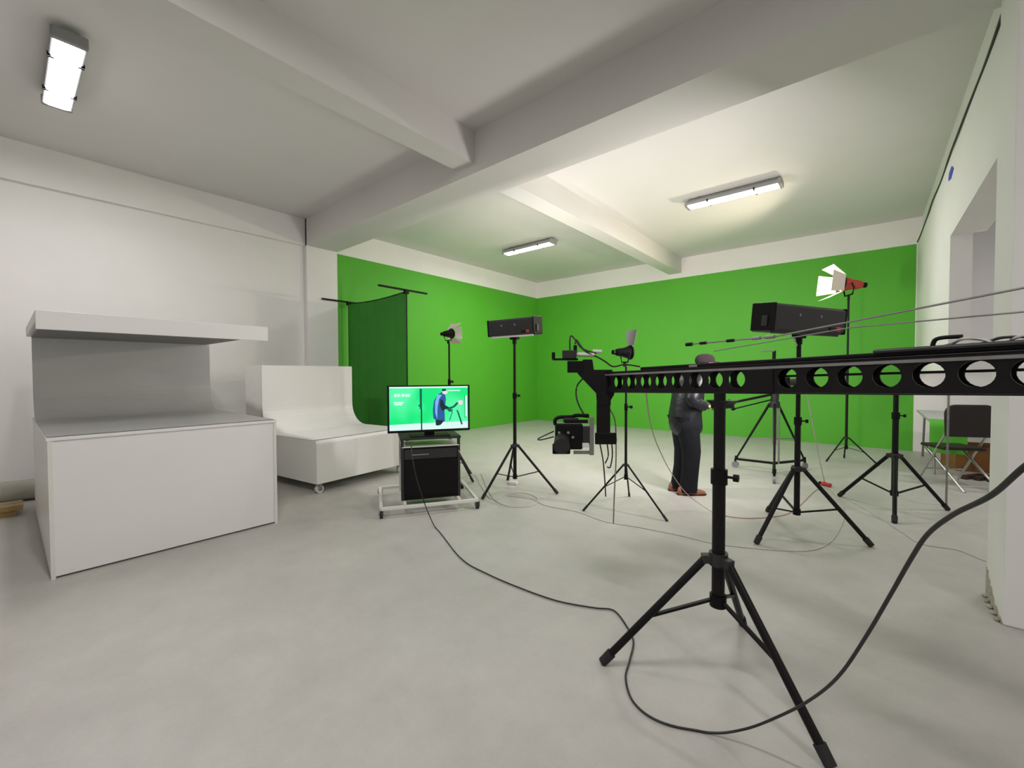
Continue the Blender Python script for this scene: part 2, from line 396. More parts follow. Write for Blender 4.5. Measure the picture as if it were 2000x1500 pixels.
# ------------------------------------------------------------------ hanging green cloth on a frame
YP = 4.02
t = thing('hanging_backdrop', 'dark green cloth hung on a black tube frame beside the green wall', 'backdrop', (-6.4, YP, 0))
cl = MB(); N = 44
x0, x1 = -.86, .86; ztop, zbot = 2.62, .03
rings = []
for k in range(9):
    z = ztop + (zbot - ztop) * k / 8; row = []
    sag = -.05 * math.sin(PI * .5) if k == 0 else 0
    for i in range(N + 1):
        u = i / N; x = x0 + (x1 - x0) * u
        row.append(Vector((x, .02 + .010 * math.sin(u * 40 + k * .15) * (.4 + .6 * k / 8), z - (.035 * math.sin(PI * u) if k == 0 else 0))))
    rings.append(row)
vs = [p for r in rings for p in r]; W = N + 1
front = len(vs)
vs2 = vs + [p + Vector((0, .004, 0)) for p in vs]
fs = [(k * W + i, k * W + i + 1, (k + 1) * W + i + 1, (k + 1) * W + i) for k in range(8) for i in range(N)]
fs += [tuple(front + i for i in reversed(f)) for f in fs]
cl.add(vs2, fs, True)
cl.build('cloth', 'greencloth', t, label='dark green hanging cloth')
for i, x in enumerate((x0 - .03, x1 - .02)):
    MB().cyl((x, .045, .02), (x, .045, 2.66), .014).build('pole', 'blackmetal', t)
    MB().cyl((x, -.45, 2.66), (x, .45, 2.66), .016).build('top_bar', 'blackmetal', t)
    MB().cyl((x, -.45, .02), (x, .45, .02), .016).build('foot_bar', 'blackmetal', t)
    MB().bb(x - .03, x + .03, .01, .08, 2.60, 2.67).build('clamp', 'black', t, .005)
MB().tube([(x0 - .03 + (x1 - x0 + .01) * i / 12, .022, 2.628 - .035 * math.sin(PI * i / 12)) for i in range(13)], .010).build('cross_tube', 'blackmetal', t)

# ------------------------------------------------------------------ tripod stands
def stand(name, label, base, feet, hub, bottom, top, rl, rp, group=None, clamp=None, bfrac=.55, ru=None, knob=1):
    t = thing(name, label, 'stand', (base[0], base[1], 0), 0, group)
    ru = rp * .78 if ru is None else ru
    clamp = (hub + top) / 2 if clamp is None else clamp
    MB().cyl((0, 0, bottom), (0, 0, clamp), rp).build('lower_pole', 'blackmetal', t)
    MB().cyl((0, 0, clamp), (0, 0, top), ru).build('upper_pole', 'blackmetal', t)
    MB().cyl((0, 0, clamp - .035), (0, 0, clamp + .03), rp * 1.28).build('clamp_collar', 'black', t, .003)
    kn = MB(); kn.cyl((rp, 0, clamp), (rp + .035, 0, clamp), .006, n=8); kn.cyl((rp + .03, 0, clamp), (rp + .05, 0, clamp), .016, n=10)
    kn.build('clamp_knob', 'black', t)
    MB().cyl((0, 0, hub - rp), (0, 0, hub + rp * 1.0), rp * 1.45).build('hub_collar', 'darkgrey', t, .004)
    MB().cyl((0, 0, bottom), (0, 0, bottom + .05), rp * 1.3).build('brace_collar', 'black', t, .003)
    for fx, fy in feet:
        f = Vector((fx - base[0], fy - base[1], 0)); d = f.normalized()
        top_p = d * (rp * 1.9) + Vector((0, 0, hub)); foot_p = f + Vector((0, 0, rl * 1.1))
        lug = MB().bar(d * rp * .6 + Vector((0, 0, hub)), d * (rp * 1.9 + rl) + Vector((0, 0, hub - rl * .2)), rl * 2.3, rl * 2.2)
        lug.build('hinge_lug', 'darkgrey', t, .003)
        leg = MB().cyl(top_p, foot_p, rl).build('leg', 'blackmetal', t)
        dd = (foot_p - top_p).normalized()
        MB().cyl(foot_p - dd * .05, foot_p + dd * .012, rl * 1.35, rl * 1.25).build('rubber_foot', 'rubber', leg, .003)
        b1 = top_p.lerp(foot_p, bfrac); b0 = d * rp * 1.1 + Vector((0, 0, bottom + .025))
        MB().bar(b0, b1, rl * 1.0, rl * .7).build('brace', 'blackmetal', t)
    return t
def xy(x, y): p = flo(x, y); return (p.x, p.y)
G = 'black tripod stands around the studio'
stand('crane_stand', 'large black tripod nearest the viewer carrying the perforated beam', (-.496, 1.999), [(-.924, 1.762), (-.088, 1.785), (-.50, 2.506)], .535, .325, 1.262, .0165, .027, G, clamp=.90, ru=.024, bfrac=.56)
stand('lamp_stand', 'thin black tripod beneath the perforated beam, left of the man', (-1.83, 3.93), [(-2.127, 3.626), (-1.396, 3.853), (-1.992, 4.366)], .445, .30, 1.45, .009, .013, G, clamp=1.02, bfrac=.5)
stand('lamp_stand', 'black tripod carrying the smaller bank light, right of the television', (-3.10, 3.745), [(-3.165, 3.28), (-2.658, 3.948), (-3.485, 4.069)], .527, .143, 1.80, .014, .020, G, clamp=1.10)
stand('lamp_stand', 'black tripod carrying the larger bank light, right of the man', (-.449, 4.245), [(-.659, 3.781), (.027, 4.284), (-.733, 4.733)], .549, .161, 1.68, .017, .022, G, clamp=.95)
stand('lamp_stand', 'empty black tripod standing rightmost, before the opening', (.206, 5.588), [(-.226, 5.816), (.604, 5.893), (.193, 5.093)], .535, .141, 1.19, .017, .025, G, clamp=.93, ru=.021)
stand('lamp_stand', 'tall thin black tripod carrying the burning spotlight', (-.248, 8.117), [(-.476, 8.0), (.119, 8.087), (-.283, 8.5)], .37, .20, 2.50, .010, .017, G, clamp=1.5)
stand('lamp_stand', 'black tripod carrying the pale-doored spotlight, half hidden by the television', (-4.06, 3.61), [(-3.76, 3.72), (-4.32, 3.38), (-4.10, 4.02)], .50, .20, 1.735, .012, .015, G, clamp=1.25)

# ------------------------------------------------------------------ fluorescent bank lights
def bank(name, label, c, ang, ln, ht, dp, tilt=0.0, rail='darkgrey'):
    """housing length along local x, lit side towards local +y"""
    t = thing(name, label, 'lamp', c, ang, 'fluorescent bank lights on stands')
    h2 = ht / 2
    def tl(mb):
        R = Matrix.Rotation(tilt, 3, 'X'); mb.v = [tuple(R @ Vector(p)) for p in mb.v]; return mb
    sec = [(-dp * .55, -h2 * .82), (-dp * .55, h2 * .82), (-dp * .42, h2), (dp * .45, h2), (dp * .45, h2 - .012), (-dp * .30, h2 * .6), (-dp * .30, -h2 * .6), (dp * .45, -h2 + .012), (dp * .45, -h2), (-dp * .42, -h2)]
    tl(MB().prism(sec, 'x', -ln / 2, ln / 2)).build('housing', 'darkgrey', t, .004)
    for s in (-1, 1):
        tl(MB().bb(s * (ln / 2), s * (ln / 2 + .018), -dp * .57, dp * .47, -h2 * 1.04, h2 * 1.04)).build('end_cap', 'black', t, .008)
        tl(MB().bb(s * (ln / 2 + .018), s * (ln / 2 + .03), -dp * .30, -dp * .05, -h2 * .7, h2 * .1)).build('end_plate', 'darkgrey', t, .004)
    tl(MB().bb(-ln / 2 + .01, ln / 2 - .01, -dp * .29, -dp * .27, -h2 * .6, h2 * .6)).build('reflector', 'alu', t)
    for k in range(4):
        z = (-.45 + .3 * k) * ht * .9
        tl(MB().cyl((-ln / 2 + .02, -dp * .10, z), (ln / 2 - .02, -dp * .10, z), .013, n=10)).build('fluorescent_tube', 'bankglow', t)
    for s in (-1, 1):
        tl(MB().bb(-ln / 2, ln / 2, dp * .45, dp * .47, s * h2 - .012, s * h2 + .012)).build('front_lip', 'alu', t)
    for x in (-ln * .18, ln * .12):
        tl(MB().cyl((x, -dp * .55, h2 * .25), (x, -dp * .575, h2 * .25), .012, n=10)).build('screw_knob', 'grey', t)
    tl(MB().bb(ln * .36, ln * .43, -dp * .60, -dp * .5, -h2 * .80, -h2 * .45)).build('red_plug', 'red', t, .006, 'red plug')
    tl(MB().bb(ln * .26, ln * .36, -dp * .60, -dp * .5, -h2 * .80, -h2 * .5)).build('plug_socket', 'black', t, .006)
    tl(MB().bb(-ln / 2 + .02, ln / 2 - .02, -dp * .40, -dp * .30, -h2 - .022, -h2)).build('bottom_rail', rail, t, .003)
    br = MB(); br.bb(-.05, .05, -.03, .03, -h2 - .05, -h2 - .01); br.cyl((0, 0, -h2 - .10), (0, 0, -h2 - .04), .024)
    br.build('yoke', 'black', t, .004)
    area('lamp_light', t, tuple(Matrix.Rotation(tilt, 3, 'X') @ Vector((0, dp * .46, 0))), tuple(Matrix.Rotation(tilt, 3, 'X') @ Vector((0, 1, 0))), ln - .06, ht - .03, BANK_W, (1.0, .945, .93))
    return t
# view-aligned helper directions: camera right and away on the floor plane
Rv = Vector((math.cos(YAW), math.sin(YAW), 0)); Av = Vector((-math.sin(YAW), math.cos(YAW), 0))
def heading(lat, away):                                    # rotation whose local +x points lat*right + away*forward
    d = Rv * lat + Av * away; return math.atan2(d.y, d.x)
bank('bank_light', 'smaller looking black bank light at the room corner, seen from behind', (-3.10, 3.745, 1.880), heading(.66, -.50), .62, .185, .17, .09, 'whitemetal')
bank('bank_light', 'larger looking black bank light with a red plug, right of the crane', (-.449, 4.245, 1.79), heading(.84, .38), .90, .21, .19, .09)

# ------------------------------------------------------------------ spotlights with barn doors
def spotlight(name, label, c, ang, tilt, body, doors, lit, size=1.0, spread=(.75, .75), glow='filament', leaves=((0, .17), (PI / 2, .13), (PI, .17), (-PI / 2, .13))):
    """lamp axis along local +x"""
    t = thing(name, label, 'lamp', c, ang, 'barn door spotlights on stands')
    R = Matrix.Rotation(tilt, 3, 'Y')
    q = (R @ Vector((1, 0, 0))).to_track_quat('Z', 'Y').to_matrix()
    s = size
    MB().lathe([(.001, -.16 * s), (.035 * s, -.16 * s), (.05 * s, -.13 * s), (.06 * s, -.05 * s), (.085 * s, .03 * s), (.09 * s, .06 * s), (.082 * s, .06 * s), (.055 * s, -.02 * s), (.001, -.02 * s)], q=q).build('lamp_body', body, t)
    MB().lathe([(.030 * s, -.20 * s), (.032 * s, -.155 * s), (.001, -.15 * s)], q=q, n=12).build('rear_cap', 'black', t)
    MB().lathe([(.078 * s, .050 * s), (.05 * s, .062 * s), (.001, .066 * s)], q=q).build('lens', glow, t)
    MB().lathe([(.092 * s, .045 * s), (.098 * s, .05 * s), (.098 * s, .066 * s), (.086 * s, .066 * s)], q=q).build('front_ring', 'black', t)
    for k, (a, L) in enumerate(leaves):
        op = spread[k % 2]
        ca, sa = math.cos(a), math.sin(a)
        # leaf hinged on the ring: y-z position rotates with a
        wd = .092 * s
        def P(along, side, th):
            rad = .095 * s + along * math.sin(op) + th * math.cos(op); ax = .066 * s + along * math.cos(op) - th * math.sin(op)
            v = Vector((ax, 0, 0)) + Vector((0, -sa, ca)) * rad + Vector((0, ca, sa)) * side
            return R @ v
        w1 = wd * (1.55 if k % 2 == 0 else 1.35); l_ = L * s
        vs = [P(0, -wd, 0), P(0, wd, 0), P(l_, w1, 0), P(l_, -w1, 0), P(0, -wd, .003), P(0, wd, .003), P(l_, w1, .003), P(l_, -w1, .003)]
        MB().add(vs, [(0, 1, 2, 3), (7, 6, 5, 4), (0, 4, 5, 1), (1, 5, 6, 2), (2, 6, 7, 3), (3, 7, 4, 0)]).build('barn_door', doors, t)
    y = MB(); y.tube([R @ Vector((0, .10 * s, 0)), Vector((-.02 * s, .11 * s, -.06 * s)), Vector((-.02 * s, .08 * s, -.13 * s)), Vector((-.02 * s, -.08 * s, -.13 * s)), Vector((-.02 * s, -.11 * s, -.06 * s)), R @ Vector((0, -.10 * s, 0))], .009 * s)
    y.cyl((-.02 * s, 0, -.19 * s), (-.02 * s, 0, -.125 * s), .016)
    y.build('yoke', 'black', t)
    if lit > 0:
        spot('lamp_light', t, R @ Vector((.075 * s, 0, 0)), R @ Vector((1, 0, 0)), lit, (1.0, .86, .66), math.radians(130), .8, .06)
    return t
spotlight('spotlight', 'burning tungsten spotlight with glowing barn doors before the green wall', (-.27, 8.12, 2.67), math.atan2(-.46, -.88), -.10, 'reddoor', 'doorwarm', SPOT_ON_W, 1.25, (.55, .45), leaves=((0, .19), (PI / 2, .19), (PI, .19), (-PI / 2, .19)))
spotlight('spotlight', 'spotlight with pale barn doors turned to the green wall above the television', (-4.06, 3.61, 1.855), heading(.62, .78), -.10, 'black', 'doorwarm', SPOT_BACK_W, .66, (.6, .6), 'bankglow')
spotlight('spotlight', 'dark spotlight with a single upright flap above the crane beam', (-1.83, 3.93, 1.555), heading(.97, .25), 0.0, 'black', 'grey', 0, .74, (1.5, 1.2), 'grey', ((0, .20),))

# ------------------------------------------------------------------ television on its trolley
uang = math.atan2(.847, .531)
t = thing('television_trolley', 'white steel trolley with a black equipment box under the television', 'trolley', (-3.48, 2.24, 0), uang)
# local x along the front edge, local y backwards
Wd, Dp = .92, .78
for (a, b) in (((0, 0), (Wd, 0)), ((0, Dp), (Wd, Dp)), ((0, 0), (0, Dp)), ((Wd, 0), (Wd, Dp)), ((.22, .0), (.22, Dp)), ((.75, .0), (.75, Dp))):
    MB().bar((*a, .085), (*b, .085), .03, .03).build('base_rail', 'whitemetal', t, .003)
for cx, cy in ((0, 0), (Wd, 0), (0, Dp), (Wd, Dp)):
    o = MB().cyl((cx - .014, cy, .032), (cx + .014, cy, .032), .032, n=14).build('caster_wheel', 'rubber', t, .003)
    f = MB(); f.bb(cx - .024, cx - .017, cy - .018, cy + .018, .025, .072); f.bb(cx + .017, cx + .024, cy - .018, cy + .018, .025, .072); f.cyl((cx - .024, cy, .032), (cx + .024, cy, .032), .006, n=8)
    f.build('caster_fork', 'steel', o)
for cx in (.205, .765):
    for cy in (.16, .52):
        MB().bb(cx - .014, cx + .014, cy - .014, cy + .014, .1, .70).build('upright', 'whitemetal' if cy > .2 else 'darkgrey', t, .003)
MB().bb(.185, .785, .14, .54, .695, .72).build('top_shelf', 'darkgrey', t, .003)
MB().bb(.215, .755, .150, .53, .10, .62).build('equipment_box', 'black', t, .006, 'black equipment box')
MB().bb(.20, .77, .145, .535, .621, .630).build('middle_shelf', 'whitemetal', t, .002, 'white middle shelf')
MB().bb(.225, .745, .142, .151, .505, .60).build('drawer_front', 'darkgrey', t, .003)
MB().bb(.225, .745, .142, .151, .13, .49).build('door_panel', 'black', t, .003)
MB().bb(.30, .46, .134, .143, .545, .555).build('drawer_handle', 'steel', t)
# television
t = thing('television', 'black framed flat television showing a man at a camera on green', 'television', (-3.48 + .531 * .48 - .847 * .30, 2.24 + .847 * .48 + .531 * .30, .72), uang)
tw, z0, z1 = .82, .045, .515
h = tw / 2
MB().bb(-h, h, -.10, -.065, z0, z1).build('case', 'black', t, .006)
MB().bb(-h * .6, h * .6, -.066, -.03, z0 + .06, z1 - .10).build('rear_case', 'black', t, .015)
MB().bb(-.20, .20, -.16, .06, 0, .012).build('stand_base', 'black', t, .004)
MB().bb(-.05, .05, -.075, -.05, .01, z0 + .03).build('stand_neck', 'black', t, .004)
bz = MB(); b_ = .018
bz.bb(-h, h, -.108, -.099, z1 - b_ * .7, z1); bz.bb(-h, h, -.108, -.099, z0, z0 + b_ * 1.3); bz.bb(-h, -h + b_, -.108, -.099, z0, z1); bz.bb(h - b_, h, -.108, -.099, z0, z1)
bz.build('bezel', 'black', t, .002)
sx0, sx1, sz0, sz1 = -h + b_, h - b_, z0 + b_ * 1.3, z1 - b_ * .7
scr = MB().bb(sx0, sx1, -.1015, -.0995, sz0, sz1).build('screen', 'tv_green', t, label='bright green picture')
SW, SH = sx1 - sx0, sz1 - sz0
def pic(name, material, polys, lift):
    for poly in polys:
        pp = [(sx0 + SW * u, sz0 + SH * (1 - v)) for u, v in poly]
        MB().prism(pp, 'y', -.1015 - .0006 * lift, -.1015 - .0002).build(name, material, scr)
def rc(u0, u1, v0, v1): return [(u0, v0), (u1, v0), (u1, v1), (u0, v1)]
pic('picture_floor', 'tv_floor', [[(0, .865), (.4, .85), (1, .835), (1, 1), (0, 1)], rc(0, 1, 0, .035), rc(.965, .99, .22, .72)], 1)
pic('picture_pole', 'tv_teal', [rc(.375, .403, .05, .52), rc(.36, .403, .42, .46), rc(.957, .964, .22, .76)], 2)
pic('picture_pole_foot', 'tv_dark', [rc(.388, .404, .52, 1.0)], 3)
pic('picture_lettering', 'tv_text', [rc(.06, .092, .16, .23), rc(.10, .118, .16, .23), rc(.124, .135, .16, .23), rc(.15, .185, .16, .23), rc(.195, .255, .17, .23), rc(.05, .175, .345, .375), rc(.06, .16, .385, .42), rc(.73, .90, .09, .115)], 2)
pic('picture_jacket', 'tv_blue', [[(.66, .13), (.70, .20), (.71, .30), (.70, .44), (.755, .50), (.74, .54), (.69, .53), (.695, .82), (.63, .83), (.585, .80), (.545, .74), (.54, .55), (.555, .34), (.60, .20)]], 2)
pic('picture_jacket_light', 'tv_light', [[(.60, .19), (.66, .20), (.62, .30), (.60, .50), (.595, .76), (.57, .62), (.57, .36)]], 3)
pic('picture_jacket_dark', 'tv_dark', [[(.64, .30), (.67, .33), (.70, .46), (.75, .50), (.69, .55), (.66, .58), (.63, .45)], [(.575, .78), (.685, .80), (.66, .86), (.64, .90), (.60, .92), (.575, .90)], rc(.66, .71, .06, .11)], 4)
pic('picture_face', 'tv_skin', [[(.665, .12), (.72, .10), (.735, .15), (.70, .19), (.665, .17)], rc(.875, .93, .34, .44)], 5)
pic('picture_tripod', 'tv_teal', [[(.70, .52), (.80, .47), (.85, .38), (.88, .40), (.83, .49), (.74, .57)], [(.845, .55), (.87, .58), (.93, .90), (.91, .92)], [(.73, .56), (.80, .54), (.79, .60), (.75, .60)], [(.79, .60), (.80, .60), (.76, .80), (.75, .80)]], 3)

# ------------------------------------------------------------------ camera crane
SCL = .90
Lp = at(1172, 747, 2.78 * SCL); Rp = at(2000, 728, 1.22 * SCL)
bd = (Rp - Lp).normalized()
bang = math.atan2(bd.y, bd.x); btilt = -math.asin(bd.z)
nf = Vector((bd.y, -bd.x, 0)).normalized()            # towards the viewer
bwid = .062
org = Lp - nf * (bwid / 2)
t = thing('camera_crane', 'long black perforated beam of a camera crane reaching in from the right', 'camera crane', org, bang)
CR = t
Rt = Matrix.Rotation(btilt, 3, 'Y')
BL, BH = 2.55, .120
def bt(mb): mb.v = [tuple(Rt @ Vector(p)) for p in mb.v]; return mb
def plate(holes, hr, y, th, x0, x1, zt, zb):
    """side plate with round holes, built cell by cell"""
    mb = MB(); n = 20
    def strip(a, b):
        if b - a > 1e-4: mb.bb(a, b, y - th / 2, y + th / 2, zb, zt)
    cur = x0
    for hx in holes:
        cw = hr * 1.18
        strip(cur, hx - cw)
        sq = []
        for i in range(n):
            a = 2 * PI * i / n + PI / n; ca, sa = math.cos(a), math.sin(a)
            k = min(cw / max(abs(ca), 1e-6), (zt if sa > 0 else -zb) / max(abs(sa), 1e-6))
            sq.append((hx + ca * k, sa * k))
        # snap the nearest outline points onto the four corners
        for cx_, cz_ in ((hx - cw, zb), (hx + cw, zb), (hx + cw, zt), (hx - cw, zt)):
            j = min(range(n), key=lambda i: (sq[i][0] - cx_) ** 2 + (sq[i][1] - cz_) ** 2); sq[j] = (cx_, cz_)
        ci = [(hx + hr * math.cos(2 * PI * i / n + PI / n), hr * math.sin(2 * PI * i / n + PI / n)) for i in range(n)]
        vs = []
        for yy in (y - th / 2, y + th / 2):
            vs += [(a, yy, b) for a, b in sq] + [(a, yy, b) for a, b in ci]
        fs = []
        for i in range(n):
            j = (i + 1) % n
            fs += [(i, j, n + j, n + i), (2 * n + j, 2 * n + i, 3 * n + i, 3 * n + j), (n + i, n + j, 3 * n + j, 3 * n + i)]
        mb.add(vs, fs)
        cur = hx + cw
    strip(cur, x1)
    return mb
sp = .0985
holes = [.052 + sp * k for k in range(9)] + [1.040 + sp * k for k in range(14)]
for s in (-1, 1):
    bt(plate(holes, .0370, s * (bwid / 2 - .003), .006, 0, BL, BH / 2 - .006, -BH / 2 + .006)).build('side_plate', 'blackmetal', t)
bt(MB().bb(0, BL, -bwid / 2, bwid / 2, BH / 2 - .006, BH / 2)).build('top_flange', 'blackmetal', t, .002)
bt(MB().bb(0, BL, -bwid / 2, bwid / 2, -BH / 2, -BH / 2 + .006)).build('bottom_flange', 'blackmetal', t, .002)
bt(MB().bb(0, BL, -bwid / 2 - .004, -bwid / 2, BH / 2 - .022, BH / 2 - .012)).build('highlight_lip', 'steel', t)  # lip in paler steel, standing for the highlight along the upper edge
bt(MB().bb(.888, .99, -bwid / 2 - .004, bwid / 2 + .004, -BH / 2 + .004, BH / 2 - .024)).build('joint_sleeve', 'blackmetal', t, .002)
bt(MB().bb(.99, BL, -.004, .004, .004, .012)).build('inner_rod', 'black', t)
bt(MB().bb(.30, BL, -.018, .028, BH / 2, BH / 2 + .016)).build('top_cable_duct', 'black', t, .004)
bt(MB().bb(1.30, BL, -.030, .03, BH / 2 + .012, BH / 2 + .026)).build('cable_bundle', 'darkgrey', t, .006)
# loose cables and clips on top
for k, (a, b, h_) in enumerate(((1.46, 1.56, .016), (1.53, 1.66, .012), (1.58, 1.70, .016), (1.64, 1.86, .010))):
    pts = [(a + (b - a) * i / 6, .02 * math.sin(i * 1.7 + k), BH / 2 + .024 + h_ * math.sin(PI * i / 6)) for i in range(7)]
    bt(MB().tube(smooth_path(pts, 4), .004, 6)).build('loose_cable', 'cable' if k % 2 else 'cablegrey', t)
hk = MB(); hk.tube(smooth_path([(1.435, 0, BH / 2), (1.438, 0, BH / 2 + .035), (1.452, 0, BH / 2 + .048), (1.50, 0, BH / 2 + .048)], 4), .006, 8)
bt(hk).build('cable_hook', 'black', t)
# pivot block under the beam at the tripod
sx = (Vector((-.496, 1.999, 0)) - Vector((org.x, org.y, 0))).dot(Vector((bd.x, bd.y, 0)).normalized())
pv = MB(); pv.prism([(sx - .055, -.066), (sx + .055, -.066), (sx + .03, -.085), (sx + .03, -.10), (sx - .03, -.10), (sx - .03, -.085)], 'y', -.04, .04)
pv.build('pivot_block', 'blackmetal', t, .003)
# tension rods to the mast behind the frame
inv = Matrix.Rotation(-bang, 3, 'Z')
def loc_(p): return inv @ (Vector(p) - org)
a0 = loc_(at(1342, 673, 2.05)); a1 = loc_(at(1515, 657, 1.62)); a2 = loc_(at(2000, 562, .98)); a3 = a1 + (a2 - a1) * 1.55
rods = MB(); rods.tube([a1, a2, a3], .0028, 6); rods.build('tension_cable', 'steel', t)
tb = MB(); tb.tube([a0, a0.lerp(a1, .5), a1], .0035, 6); tb.build('turnbuckle_rod', 'steel', t)
for f_ in (.03, .22, .55, .82, .95):
    q = a0.lerp(a1, f_); d = (a1 - a0).normalized()
    MB().cyl(q - d * .018, q + d * .018, .007 if f_ > .1 else .009, n=8).build('turnbuckle', 'black' if f_ < .6 else 'steel', t)
b0 = loc_(at(1395, 686, 1.95)); b1 = loc_(at(1660, 640, 1.42)); b2 = loc_(at(2000, 609, 1.0)); b3 = b1 + (b2 - b1) * 1.9
MB().tube([b0, b0.lerp(b1, .5), b1, b2, b3], .0022, 6).build('tension_cable', 'steel', t)
# cable post, mast and counterweights beyond the right edge
mast = MB(); mast.bb(2.42, 2.47, -.02, .02, 0, .62); bt(mast).build('mast', 'blackmetal', t, .003)
for k in range(3):
    wt = MB().cyl((2.30 + .05 * k, -.14, -.10), (2.30 + .05 * k, .14, -.10), .10, n=24)
    bt(wt).build('counterweight', 'darkgrey', t, .004)
# bracket standing up where the cables pass the man
up_ = MB(); up_.bb(.60, .645, -.02, .02, BH / 2, BH / 2 + .012); bt(up_).build('cable_clip', 'grey', t, .003)

# crane head: local frame seen from the viewer: x right, y away, z up, 1 m = s px
d0 = 2.78 * SCL; s0 = FPX / d0
hd = bpy.data.objects.new('remote_head', None)
def hp(x, y, dy=0.0):                                   # photo point -> crane-local point at head distance
    return loc_(at(x, y, d0 + dy))
def hbox(x0_, x1_, y0_, y1_, th, dy=0.0):               # box with outline x0..x1,y0..y1 of photo, th metres deep
    mb = MB()
    P = [hp(a, b, dy + e * th / 2) for e in (-1, 1) for a, b in ((x0_, y0_), (x1_, y0_), (x1_, y1_), (x0_, y1_))]
    return mb.add(P, [(0, 1, 2, 3), (7, 6, 5, 4), (0, 4, 5, 1), (1, 5, 6, 2), (2, 6, 7, 3), (3, 7, 4, 0)])
def hpoly(pts, th, dy=0.0):
    n = len(pts); P = [hp(a, b, dy + e * th / 2) for e in (-1, 1) for a, b in pts]
    return MB().add(P, [tuple(range(n)), tuple(range(2 * n - 1, n - 1, -1))] + [(i, n + i, n + (i + 1) % n, (i + 1) % n) for i in range(n)])
hpoly([(1160, 722), (1196, 722), (1200, 770), (1193, 782), (1193, 792), (1166, 792), (1164, 768), (1128, 730), (1128, 716), (1139, 702), (1157, 702)], .085).build('head_bracket', 'blackmetal', t, .003)
hbox(1108, 1140, 705, 728, .09).build('control_box', 'black', t, .004)
hbox(1165, 1192, 785, 850, .075).build('drop_arm', 'blackmetal', t, .003)
hbox(1162, 1204, 845, 868, .09).build('pan_motor', 'black', t, .006)
MB().cyl(hp(1198, 858), hp(1203, 858), .022, n=14).build('motor_knob', 'black', t)
hbox(1098, 1126, 684, 700, .06).build('relay_box', 'darkgrey', t, .004)
br = MB(); br.bar(hp(1080, 702), hp(1128, 702), .05, .012); br.bar(hp(1081, 702), hp(1081, 688), .02, .008)
br.build('tray', 'black', t, .002)
MB().cyl(hp(1119, 692), hp(1160, 693), .0125, n=14).build('white_sleeve', 'whitemetal', t, label='white plastic sleeve')
MB().cyl(hp(1158, 686), hp(1175, 687), .011, n=12).build('white_sleeve', 'whitemetal', t, label='white plastic sleeve')
hbox(1120, 1127, 674, 690, .03).build('plug', 'black', t, .003)
for pts in ([(1114, 700), (1113, 665), (1116, 656), (1124, 664), (1134, 678), (1150, 690), (1168, 698), (1182, 706), (1198, 716), (1220, 712), (1250, 716)],
            [(1123, 672), (1126, 664), (1132, 672), (1142, 683), (1165, 690)],
            [(1140, 738), (1128, 752), (1125, 770), (1130, 790), (1142, 812)],
            [(1192, 800), (1201, 820), (1203, 850), (1203, 900), (1200, 960), (1198, 1022)],
            [(1172, 868), (1178, 900), (1181, 935), (1183, 970)],
            [(1186, 868), (1188, 890), (1182, 905)], [(1195, 868), (1196, 890), (1192, 912), (1186, 912)]):
    MB().tube(smooth_path([hp(a, b, .01 * math.sin(i)) for i, (a, b) in enumerate(pts)], 5), .0048 if pts[0][1] < 800 else .0040, 7).build('head_cable', 'cable' if pts[0][0] != 1192 else 'steel', t)

# camcorder under the crane head (own thing)
cpos = at(1122, 888, d0)
t = thing('camcorder', 'black camcorder hanging below the crane head', 'camera', cpos, YAW)
def vl(x, y, dy=0.0): q = at(x, y, d0 + dy) - cpos; return Matrix.Rotation(-YAW, 3, 'Z') @ q
def vbox(x0_, x1_, y0_, y1_, th, dy=0.0):
    P = [vl(a, b, dy + e * th / 2) for e in (-1, 1) for a, b in ((x0_, y0_), (x1_, y0_), (x1_, y1_), (x0_, y1_))]
    return MB().add(P, [(0, 1, 2, 3), (7, 6, 5, 4), (0, 4, 5, 1), (1, 5, 6, 2), (2, 6, 7, 3), (3, 7, 4, 0)])
vbox(1084, 1138, 827, 878, .12).build('camera_body', 'black', t, .01)
vbox(1134, 1152, 832, 868, .10).build('battery_pack', 'darkgrey', t, .006)
vbox(1079, 1114, 866, 887, .11, -.03).build('lens_hood', 'black', t, .006)
MB().cyl(vl(1097, 858, -.04), vl(1097, 872, -.14), .042, .046, 18).build('lens_barrel', 'darkgrey', t)
MB().tube(smooth_path([vl(1085, 830), vl(1084, 821), vl(1092, 815), vl(1115, 814), vl(1128, 811), vl(1150, 813)], 5), .011, 10).build('top_handle', 'black', t)
vbox(1120, 1150, 808, 815, .03).build('handle_grip', 'black', t, .006)
vbox(1100, 1130, 816, 826, .05).build('microphone_mount', 'darkgrey', t, .006)
MB().cyl(vl(1104, 823, -.03), vl(1148, 823, -.03), .010, n=12).build('microphone', 'black', t)
vbox(1135, 1150, 865, 874, .11).build('white_label', 'whitemetal', t, .002, 'white label')
vbox(1151, 1160, 814, 889, .09).build('mounting_plate', 'steel', t, .003, 'grey mounting plate')
vbox(1120, 1158, 880, 887, .08).build('base_plate', 'steel', t, .002)
MB().tube(smooth_path([vl(1082, 842), vl(1065, 850), vl(1051, 857), vl(1056, 859), vl(1082, 853)], 5), .004, 7).build('strap_loop', 'cable', t)
for k in range(4):
    MB().cyl(vl(1092 + 9 * k, 845 + (k % 2) * 9, -.06), vl(1092 + 9 * k, 845 + (k % 2) * 9, -.068), .008, n=10).build('button', 'grey', t)

